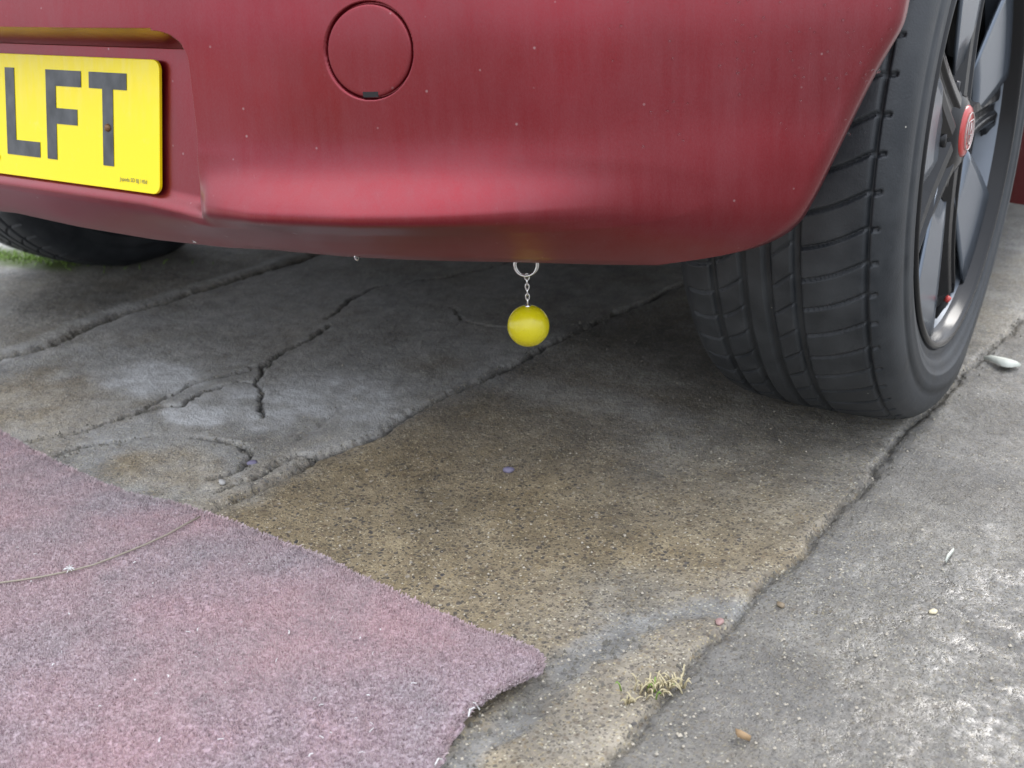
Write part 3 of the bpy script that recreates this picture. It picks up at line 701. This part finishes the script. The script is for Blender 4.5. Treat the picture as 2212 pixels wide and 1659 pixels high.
for s in (1, -1):
    a = [[(s*.575, .55, 1.42), (s*.578, 1.2, 1.455), (s*.575, 1.8, 1.425), (s*.56, 2.1, 1.345)], [(s*.70, .40, 1.13), (s*.70, 1.2, 1.15), (s*.70, 1.9, 1.15), (s*.67, 2.42, 1.13)], [(s*.79, .33, .92), (s*.812, 1.2, .92), (s*.812, 2.2, .92), (s*.80, 2.85, .92)]]
    loft('side_window', a, M_GLASS, s < 0)
    mm = MB(); lv = []
    for z in np.linspace(.66, .88, 8): lv.append([(s*(.79-.20*t), float(plan(.79-.20*t))*.85+.052+(z-.66)*.1, z) for t in np.linspace(0, .9, 6)])
    loft('tail_lamp', lv, M_LAMP, s < 0)
ub = MB().box((-.56, .55, .27), (.56, 3.6, .60)); ub.build('underbody', M_UNDER, car, bevel=.03)
for s in (1, -1):                                                    # wheel wells
    ww = MB(); n = 20
    for k in range(n+1):
        t = math.pi*.86*k/n
        for x in (.775, .56): ww.V.append((s*x*1., YA+.348*math.cos(t), RW+.348*math.sin(t)))
    for k in range(n): ww.F.append((2*k, 2*k+1, 2*k+3, 2*k+2))
    ww.V.append((s*.56, YA, RW-.08)); c0 = len(ww.V)-1
    ww.build('wheel_arch_liner', M_UNDER, car, True)
MB().tube([(-.62, YA, .235), (.62, YA, .235)], .035, 12).build('axle_beam', M_UNDER, car, True)
MB().tube([(.30, .30, .30), (.33, .6, .29), (.30, 1.4, .27)], .028, 12).build('exhaust_pipe', M_UNDER, car, True)

# ------------------------------------------------------------------ keyring hanging from the bumper's lower edge
KD = .150
top = hit(1137, 560, 1, KD); kx = float(top[0])
ringc = Vector((kx, KD, float(hit(1137, 572, 1, KD)[2])))
key = empty('keyring', (kx, KD, float(ringc.z)))
tag(key, 'plain yellow ball on a short silver chain hanging under the red bumper', 'keyring')
pxm = np.linalg.norm(hit(1237, 600, 1, KD)-hit(1137, 600, 1, KD))/100   # metres per picture px across
vr = Vector((math.cos(.55), math.sin(.55), 0))                                 # ring faces the viewer
zz = lambda py: float(hit(1137, py, 1, KD)[2])-ringc.z
R1 = 24*pxm*.86
m_ = MB().tube([(vr*R1*math.cos(t)+Vector((0, .0004, R1*math.sin(t)))) for t in np.linspace(0, 2*math.pi, 48, endpoint=False)], .00125, 8, True)
m_.tube([(vr*R1*math.cos(t)+Vector((0, -.0016, R1*math.sin(t)))) for t in np.linspace(0, 2*math.pi, 48, endpoint=False)], .00105, 8, True)
m_.build('split_ring', M_METAL, key, True)
def link(c, L, w, turn, r=.0007):
    d = Vector((math.cos(.55+turn), math.sin(.55+turn), 0)); pts = []
    for k in range(24):
        t = 2*math.pi*k/24; pts.append(c+d*w*math.cos(t)+Vector((0, 0, 1))*(L*math.sin(t)))
    return MB().tube(pts, r, 6, True)
zt = -R1+.001; zb = zz(657); n = 6; Ls = [(zt-zb)*f for f in (.22, .17, .17, .16, .17, .17)]; z = zt
for i in range(n):
    L = (zt-zb)/n; hl = L*.68; cz_ = zt-L*(i+.5)
    link(Vector((0, 0, cz_)), hl, .0021 if i == 0 else .0016, 0 if i % 2 == 0 else math.pi/2).build('chain_link', M_METAL, key, True)
RB = 46*pxm*.865; bc = Vector((0, 0, zz(703)))
bp = [(RB*math.sin(t), RB*math.cos(t)) for t in np.linspace(0, math.pi, 49)]
bl = MB().lathe(bp, 72, Matrix.Rotation(-.12, 4, 'Y'), 'Z'); ball = bl.build('ball', M_BALL, key, True); ball.location = bc
MB().lathe([(0, .0036), (.0012, .0034), (.0014, .001), (.0026, .0004), (.0026, -.002)], 12, Matrix.Translation((0, 0, RB)), 'Z').build('eyelet', M_METAL, ball, True)

# ------------------------------------------------------------------ carpet remnant
CZ = .009
PC = lambda L: [tuple(hit(x, y, 2, CZ)[:2]) for x, y in L]
edge = PC([(-260, 800), (-120, 870), (0, 928), (60, 962), (130, 998), (200, 1030), (270, 1058), (330, 1072), (400, 1088), (440, 1103), (500, 1122), (560, 1148), (640, 1176), (700, 1199), (760, 1232), (830, 1262), (900, 1296), (980, 1332), (1040, 1358), (1100, 1378), (1150, 1402), (1171, 1425), (1168, 1452), (1120, 1480), (1060, 1508), (1015, 1530), (990, 1560), (965, 1600), (940, 1650), (900, 1730), (800, 1950)])
cpoly = edge+[(hit(-400, 1950, 2, CZ)[0], hit(-400, 1950, 2, CZ)[1]), (edge[0][0]-.25, edge[0][1]-.35)]
exs = [p[0] for p in cpoly]; eys = [p[1] for p in cpoly]
cgx = np.arange(min(exs)-.01, max(exs)+.01, .0035); cgy = np.arange(min(eys)-.01, max(eys)+.01, .0035)
CX, CY = np.meshgrid(cgx, cgy, indexing='ij')
CXw = CX+.0022*fbm(CX, CY, 90, 77, 2); CYw = CY+.0022*fbm(CX, CY, 90, 78, 2)
ins = inside(CXw, CYw, cpoly); dE = dpoly(CX, CY, edge)
lift_c = hit(1090, 1500)[:2]
def carpet_z(x, y, d):
    zc = .0065+.0022*smoothstep(0, .012, d)+.0012*fbm(x, y, 14, 90, 3)+.0006*fbm(x, y, 120, 91, 2)
    zc = zc+.009*np.exp(-((x-lift_c[0])**2+(y-lift_c[1])**2)/.05**2)   # edge sprung up near the corner
    return zc
CZZ = carpet_z(CX, CY, dE)
Vc = np.stack([CX, CY, CZZ], -1).reshape(-1, 3); f = gridF(*CX.shape)[ins[:-1, :-1].ravel()]
used = np.zeros(len(Vc), bool); used[f.ravel()] = True; idx = np.cumsum(used)-1
carpet = empty('carpet', (0, 0, 0)); tag(carpet, 'worn dusty pink carpet offcut with a frayed edge on the drive', 'carpet')
bk_ = mesh('backing', Vc[used]-np.array([0, 0, .0015]), idx[f], M_CARP, carpet); so = bk_.modifiers.new('solid', 'SOLIDIFY'); so.thickness = .003; so.offset = -1
# yarn pile: short leaning tufts, thicker along the cut edge
def blades(bx_, by_, bz_, ln, wd, lean, az, shade):
    n = len(bx_); ta = rng.uniform(0, 2*np.pi, n); dx = np.cos(ta)*wd/2; dy = np.sin(ta)*wd/2
    mx = bx_+np.cos(az)*lean*.35; my = by_+np.sin(az)*lean*.35; tx = bx_+np.cos(az)*lean; ty = by_+np.sin(az)*lean
    V5 = np.stack([np.stack([bx_-dx, by_-dy, bz_], -1), np.stack([bx_+dx, by_+dy, bz_], -1), np.stack([mx+dx, my+dy, bz_+ln*.6], -1), np.stack([mx-dx, my-dy, bz_+ln*.6], -1), np.stack([tx+dx*.6, ty+dy*.6, bz_+ln], -1), np.stack([tx-dx*.6, ty-dy*.6, bz_+ln], -1)], 1).reshape(-1, 3)
    b = np.arange(n)[:, None]*6
    Fq = np.concatenate([b+np.array([[0, 1, 2, 3]]), b+np.array([[3, 2, 4, 5]])], 0); return V5, Fq, np.repeat(shade, 6)
nB = 150000
rx = rng.uniform(max(min(exs), -.32), max(exs), nB*2); ry = rng.uniform(max(min(eys), -.5), max(eys), nB*2)
ok = inside(rx+.0022*fbm(rx, ry, 90, 77, 2), ry+.0022*fbm(rx, ry, 90, 78, 2), cpoly); rx, ry = rx[ok][:nB], ry[ok][:nB]
de = dpoly(rx, ry, edge); rz = carpet_z(rx, ry, de)-.0015
clump = fbm(rx, ry, 260, 95, 2); az = 2.4+1.6*fbm(rx, ry, 60, 96, 2)+rng.normal(0, 1.2, len(rx))
V1, F1, s1 = blades(rx, ry, rz, .0017+.0008*clump+rng.uniform(0, .0005, len(rx)), rng.uniform(.0007, .0013, len(rx)), rng.uniform(.0002, .0011, len(rx)), az, np.where(rng.random(len(rx)) < .003, .97, np.clip(.18-.40*clump, 0, .6)*rng.random(len(rx))))
tag(mesh('pile', V1, F1, M_PILE, carpet, False, {'shade': s1}), kind='stuff')
EP = np.array(edge); seg = np.hypot(*np.diff(EP, axis=0).T); cum = np.concatenate([[0], np.cumsum(seg)])
nE = 9000; t = rng.uniform(0, cum[-1], nE); ex = np.interp(t, cum, EP[:, 0]); ey = np.interp(t, cum, EP[:, 1])
tx = np.interp(t+.004, cum, EP[:, 0])-np.interp(t-.004, cum, EP[:, 0]); ty = np.interp(t+.004, cum, EP[:, 1])-np.interp(t-.004, cum, EP[:, 1]); nn_ = np.hypot(tx, ty)+1e-9
ox, oy_ = -ty/nn_, tx/nn_                                                    # outward normal of the cut edge
jit = rng.uniform(-.003, .0018, nE); clus = vnoise(t*180, t*0+.5, 4)
ex += ox*jit; ey += oy_*jit; ez = carpet_z(ex, ey, np.zeros(nE))-rng.uniform(.001, .0045, nE)
V2, F2, s2 = blades(ex, ey, ez, rng.uniform(.0005, .0035, nE), rng.uniform(.0008, .0016, nE), np.abs(rng.normal(.0012, .001, nE))+.0018*np.clip(clus, 0, 1), np.arctan2(oy_, ox)+rng.normal(0, .5, nE), np.where(rng.random(nE) < .01, .97, 0.05*rng.random(nE)))
tag(mesh('edge_tuft', V2, F2, M_PILE, carpet, False, {'shade': s2}), kind='stuff')
for x0, y0, x1, y1 in ((1025, 1528, 1012, 1548), (1018, 1518, 1036, 1533), (1012, 1548, 1018, 1530), (940, 1652, 955, 1640)):
    a, b = Vector(hit(x0, y0, 2, .012)), Vector(hit(x1, y1, 2, .006)); fr = MB().tube([a, (a+b)/2+Vector((0, 0, .003)), b], .0005, 5); fr.build('loose_thread', M_WHITE, carpet)
# cord across the carpet
cd = []
for x, y in [(-60, 1262), (0, 1253), (40, 1247), (90, 1240), (150, 1228), (200, 1215), (250, 1196), (310, 1172), (360, 1150), (400, 1128), (432, 1112)]:
    p = hit(x, y, 2, .0125); p[2] = float(carpet_z(p[0], p[1], .05))+.0026; cd.append(Vector(p))
cm = MB().tube(cd, .0009, 8); cm.V = [(x, y, z-.0010) for x, y, z in cm.V]; cord = cm.build('cord', M_CORD, None, True)
tag(cord, 'thin olive cord lying in a curve across the pink carpet', 'cord')
kn = MB(); kc = Vector(cd[4])
for k in range(14):
    a = 2*math.pi*k/14+random.uniform(-.2, .2); e_ = kc+Vector((math.cos(a)*random.uniform(.003, .007), math.sin(a)*random.uniform(.003, .007), random.uniform(0, .004))); kn.tube([kc, (kc+e_)/2+Vector((0, 0, .0015)), e_], .00035, 4)
kn.build('frayed_knot', M_WHITE, cord)

# ------------------------------------------------------------------ small things lying about
def chip(name, px, py, r, m, label, cat, flat=.4, seed=0, z=0, group=None, stretch=1.4):
    rd = random.Random(seed); c = hit(px, py); mb = MB(); n, k = 8, 5; ang = rd.uniform(0, 3)
    rad = [rd.uniform(.8, 1.15) for _ in range(n)]
    prof = [(0, 1.), (.55, .85), (.95, .35), (.85, -.3), (0, -.5)]
    for i in range(n):
        a = 2*math.pi*i/n
        for p_, h in prof: 
            x_, y_ = p_*rad[i]*r*math.cos(a)*stretch, p_*rad[i]*r*math.sin(a)
            mb.V.append((x_*math.cos(ang)-y_*math.sin(ang), x_*math.sin(ang)+y_*math.cos(ang), h*r*flat*rd.uniform(.9, 1.1)))
    for i in range(n):
        for j in range(k-1): mb.F.append((i*k+j, ((i+1) % n)*k+j, ((i+1) % n)*k+j+1, i*k+j+1))
    o = mb.build(name, m, None, True); o.location = (c[0], c[1], z+r*flat*.3)
    return tag(o, label, cat, group)
chip('stone', 575, 796, .0042, M_WHITE, 'small white stone wedged in the crack junction under the bumper', 'stone', .8, 1, -.006)
chip('stone', 480, 1046, .0040, M_STONE, 'pale oval stone lying beside the carpet edge near the slab joint', 'stone', .8, 2, .001)
chip('stone', 1098, 1018, .0052, M_LILAC, 'lilac grey pebble alone in the middle of the brown slab', 'stone', .7, 3)
chip('stone', 545, 998, .0050, M_LILAC, 'bluish angular chip in the dark broken patch left of the brown slab', 'stone', .6, 4, -.002)
chip('stone', 1555, 1345, .0036, MT('pink_stone', (.38, .24, .22), .6).m, 'tiny pink pebble in the grey mortar patch beside the right slab joint', 'stone', .6, 5)
chip('stone', 1686, 1308, .0034, MT('ochre_stone', (.22, .17, .11), .6).m, 'ochre pebble just right of the right slab joint', 'stone', .5, 6)
chip('stone', 2016, 1323, .0034, MT('cream_stone', (.70, .62, .42), .6).m, 'cream pebble alone on the damp right slab', 'stone', .6, 7)
chip('stone', 1340, 1690, .009, M_STONE, 'broad grey stone cut by the bottom edge beside the carpet', 'stone', .3, 12)
def leaf(name, pts, zs, m, label, cat):
    mb = MB(); n = len(pts)
    for (a, b), z_ in zip(pts, zs):
        pa, pb = hit(*a), hit(*b); pm = (pa+pb)/2
        mb.V += [(pa[0], pa[1], z_), (pm[0], pm[1], z_+.0022), (pb[0], pb[1], z_*.6)]
    for i in range(n-1):
        for j in range(2): mb.F.append((3*i+j, 3*i+3+j, 3*i+4+j, 3*i+1+j))
    o = mb.build(name, m, None, True); s_ = o.modifiers.new('solid', 'SOLIDIFY'); s_.thickness = .0005
    return tag(o, label, cat)
leaf('dead_leaf', [((2123, 774), (2125, 778)), ((2140, 776), (2140, 785)), ((2150, 780), (2152, 792)), ((2165, 784), (2168, 800)), ((2180, 786), (2184, 800)), ((2195, 790), (2196, 797)), ((2203, 794), (2203, 796))], [.002, .005, .006, .007, .006, .005, .003], M_LEAFP, 'crinkled bleached leaf on the slab right of the rear wheel', 'leaf')
leaf('dead_leaf', [((1588, 1583), (1590, 1587)), ((1598, 1588), (1594, 1598)), ((1608, 1593), (1604, 1602)), ((1622, 1598), (1620, 1604))], [.002, .004, .004, .002], M_ORANGE, 'orange brown leaf scrap at the bottom right of the damp slab', 'leaf')
leaf('straw_scrap', [((2040, 1218), (2043, 1219)), ((2044, 1208), (2048, 1210)), ((2052, 1198), (2056, 1200)), ((2058, 1192), (2060, 1193))], [.002, .003, .003, .002], M_LEAFP, 'short pale straw scrap on the wet right slab', 'straw')
def tuft(px, py, n, spread, h, ml, label, name='grass_tuft', seed=1, green=.15):
    rd = random.Random(seed); c = hit(px, py); a_ = MB(); b_ = MB()
    for i in range(n):
        tgt = b_ if rd.random() < green else a_
        bx0 = rd.gauss(0, spread); by0 = rd.gauss(0, spread*.35); a = rd.uniform(0, 2*math.pi); L = h*rd.uniform(.4, 1.1); ln = L*rd.uniform(.3, 1.1)
        d = math.radians(40); x0 = bx0*math.cos(d)-by0*math.sin(d); y0 = bx0*math.sin(d)+by0*math.cos(d)
        pts = [Vector((x0, y0, 0)), Vector((x0+math.cos(a)*ln*.35, y0+math.sin(a)*ln*.35, L*.55)), Vector((x0+math.cos(a)*ln*.8, y0+math.sin(a)*ln*.8, L*.8)), Vector((x0+math.cos(a)*ln*1.2, y0+math.sin(a)*ln*1.2, L*.65))]
        tgt.tube(pts, [.0007, .0006, .0005, .0002], 5)
    r = empty(name, (c[0], c[1], 0)); tag(r, label, 'grass')
    tag(a_.build('dry_blade', M_STRAW, r, True), kind='stuff')
    if b_.V: tag(b_.build('green_blade', M_GREEN, r, True), kind='stuff')
    return r
tuft(1425, 1487, 60, .012, .011, None, 'small tuft of dry straw-coloured grass growing from the slab joint', seed=5, green=.03)
tuft(1362, 1516, 12, .003, .009, None, 'tiny separate curl of dry grass left of the larger tuft', seed=8, green=0)
mt = MB(); rd = random.Random(9); base = hit(55, 562)
for i in range(420):
    x0 = rd.gauss(0, .10); y0 = rd.gauss(0, .016)+x0*.25; a = rd.uniform(0, 6.28); L = rd.uniform(.004, .014)
    mt.tube([Vector((x0, y0, 0)), Vector((x0+math.cos(a)*L*.4, y0+math.sin(a)*L*.4, L*.7)), Vector((x0+math.cos(a)*L, y0+math.sin(a)*L, L))], [.0012, .0011, .0004], 3)
o = mt.build('moss', M_GREEN, None, True); o.location = base; tag(o, 'strip of bright green moss and weeds behind the far wheel', 'moss', kind='stuff')
# loose grit scattered on the slabs
cb = MB(); rd = random.Random(33)
for line, cnt, jit in ((C1, 150, .006), (C1b, 40, .004), (C2, 50, .005), (C3, 40, .005), (C4, 90, .008), (J_M[1:-1], 190, .009), (J_R[1:-1], 230, .009), (J_M2, 50, .008), (BAND, 140, .018), (C7, 20, .01)):
    ln_ = [math.dist(a, b) for a, b in zip(line[:-1], line[1:])]; tot = sum(ln_)
    for i in range(cnt):
        u_ = rd.uniform(0, tot); k = 0
        while k < len(ln_)-1 and u_ > ln_[k]: u_ -= ln_[k]; k += 1
        f_ = u_/max(ln_[k], 1e-6); x = line[k][0]+(line[k+1][0]-line[k][0])*f_+rd.gauss(0, jit); y = line[k][1]+(line[k+1][1]-line[k][1])*f_+rd.gauss(0, jit)
        if inside(np.array([x]), np.array([y]), cpoly)[0]: continue
        q_ = rd.uniform(.0005, .0017)*(1.5 if rd.random() < .06 else 1); a0 = rd.uniform(0, 6)
        vs = [(x+q_*rd.uniform(.6, 1.3)*math.cos(a0+t), y+q_*rd.uniform(.6, 1.3)*math.sin(a0+t), -.001) for t in (0, 1.2, 2.5, 3.8, 5.1)]+[(x+q_*.3*math.cos(a0+t), y+q_*.3*math.sin(a0+t), q_*rd.uniform(.6, 1.)) for t in (0, 2.1, 4.2)]
        cb.add(vs, [(0, 1, 5), (1, 2, 6, 5), (2, 3, 6), (3, 4, 7, 6), (4, 0, 5, 7), (5, 6, 7)])
tag(cb.build('crack_debris', MT('crumbled_concrete', (.17, .16, .135), .9).m), 'crumbled concrete bits along the cracks and joints', 'debris', kind='stuff')
gr = MB(); rd = random.Random(21)
for i in range(900):
    if i < 380: p = hit(rd.uniform(900, 2212), rd.uniform(1100, 1659))
    else: p = hit(rd.uniform(0, 2212), rd.uniform(700, 1659))
    if inside(np.array([p[0]]), np.array([p[1]]), cpoly)[0]: continue
    r = rd.uniform(.0005, .0015)*(1.3 if rd.random() < .1 else 1)
    vs = [(p[0]+r*rd.uniform(.7, 1.2)*math.cos(t), p[1]+r*rd.uniform(.7, 1.2)*math.sin(t), .0004) for t in (0, 1.57, 3.14, 4.71)]+[(p[0], p[1], r*.8+.0006)]
    gr.add(vs, [(0, 1, 4), (1, 2, 4), (2, 3, 4), (3, 0, 4)])
tag(gr.build('grit', MT('pale_grit', (.50, .45, .36), .6).m), 'scattered pale grit on the concrete', 'grit', kind='stuff')
# lint on the carpet
li = MB()
for i in range(46):
    p = hit(rd.uniform(0, 1050), rd.uniform(1150, 1655), 2, .013)
    if not inside(np.array([p[0]]), np.array([p[1]]), cpoly)[0] or dpoly(np.array([p[0]]), np.array([p[1]]), edge)[0] < .01: continue
    z0 = float(carpet_z(p[0], p[1], .05))+.0028; a = rd.uniform(0, 6.28); L = rd.uniform(.0006, .005)
    li.tube([Vector((p[0], p[1], z0)), Vector((p[0]+math.cos(a)*L*.5+rd.uniform(-.001, .001), p[1]+math.sin(a)*L*.5, z0+.0006)), Vector((p[0]+math.cos(a)*L, p[1]+math.sin(a)*L, z0))], rd.choice([.0002, .0003, .0005]), 4)
tag(li.build('lint', M_WHITE, carpet), kind='stuff')
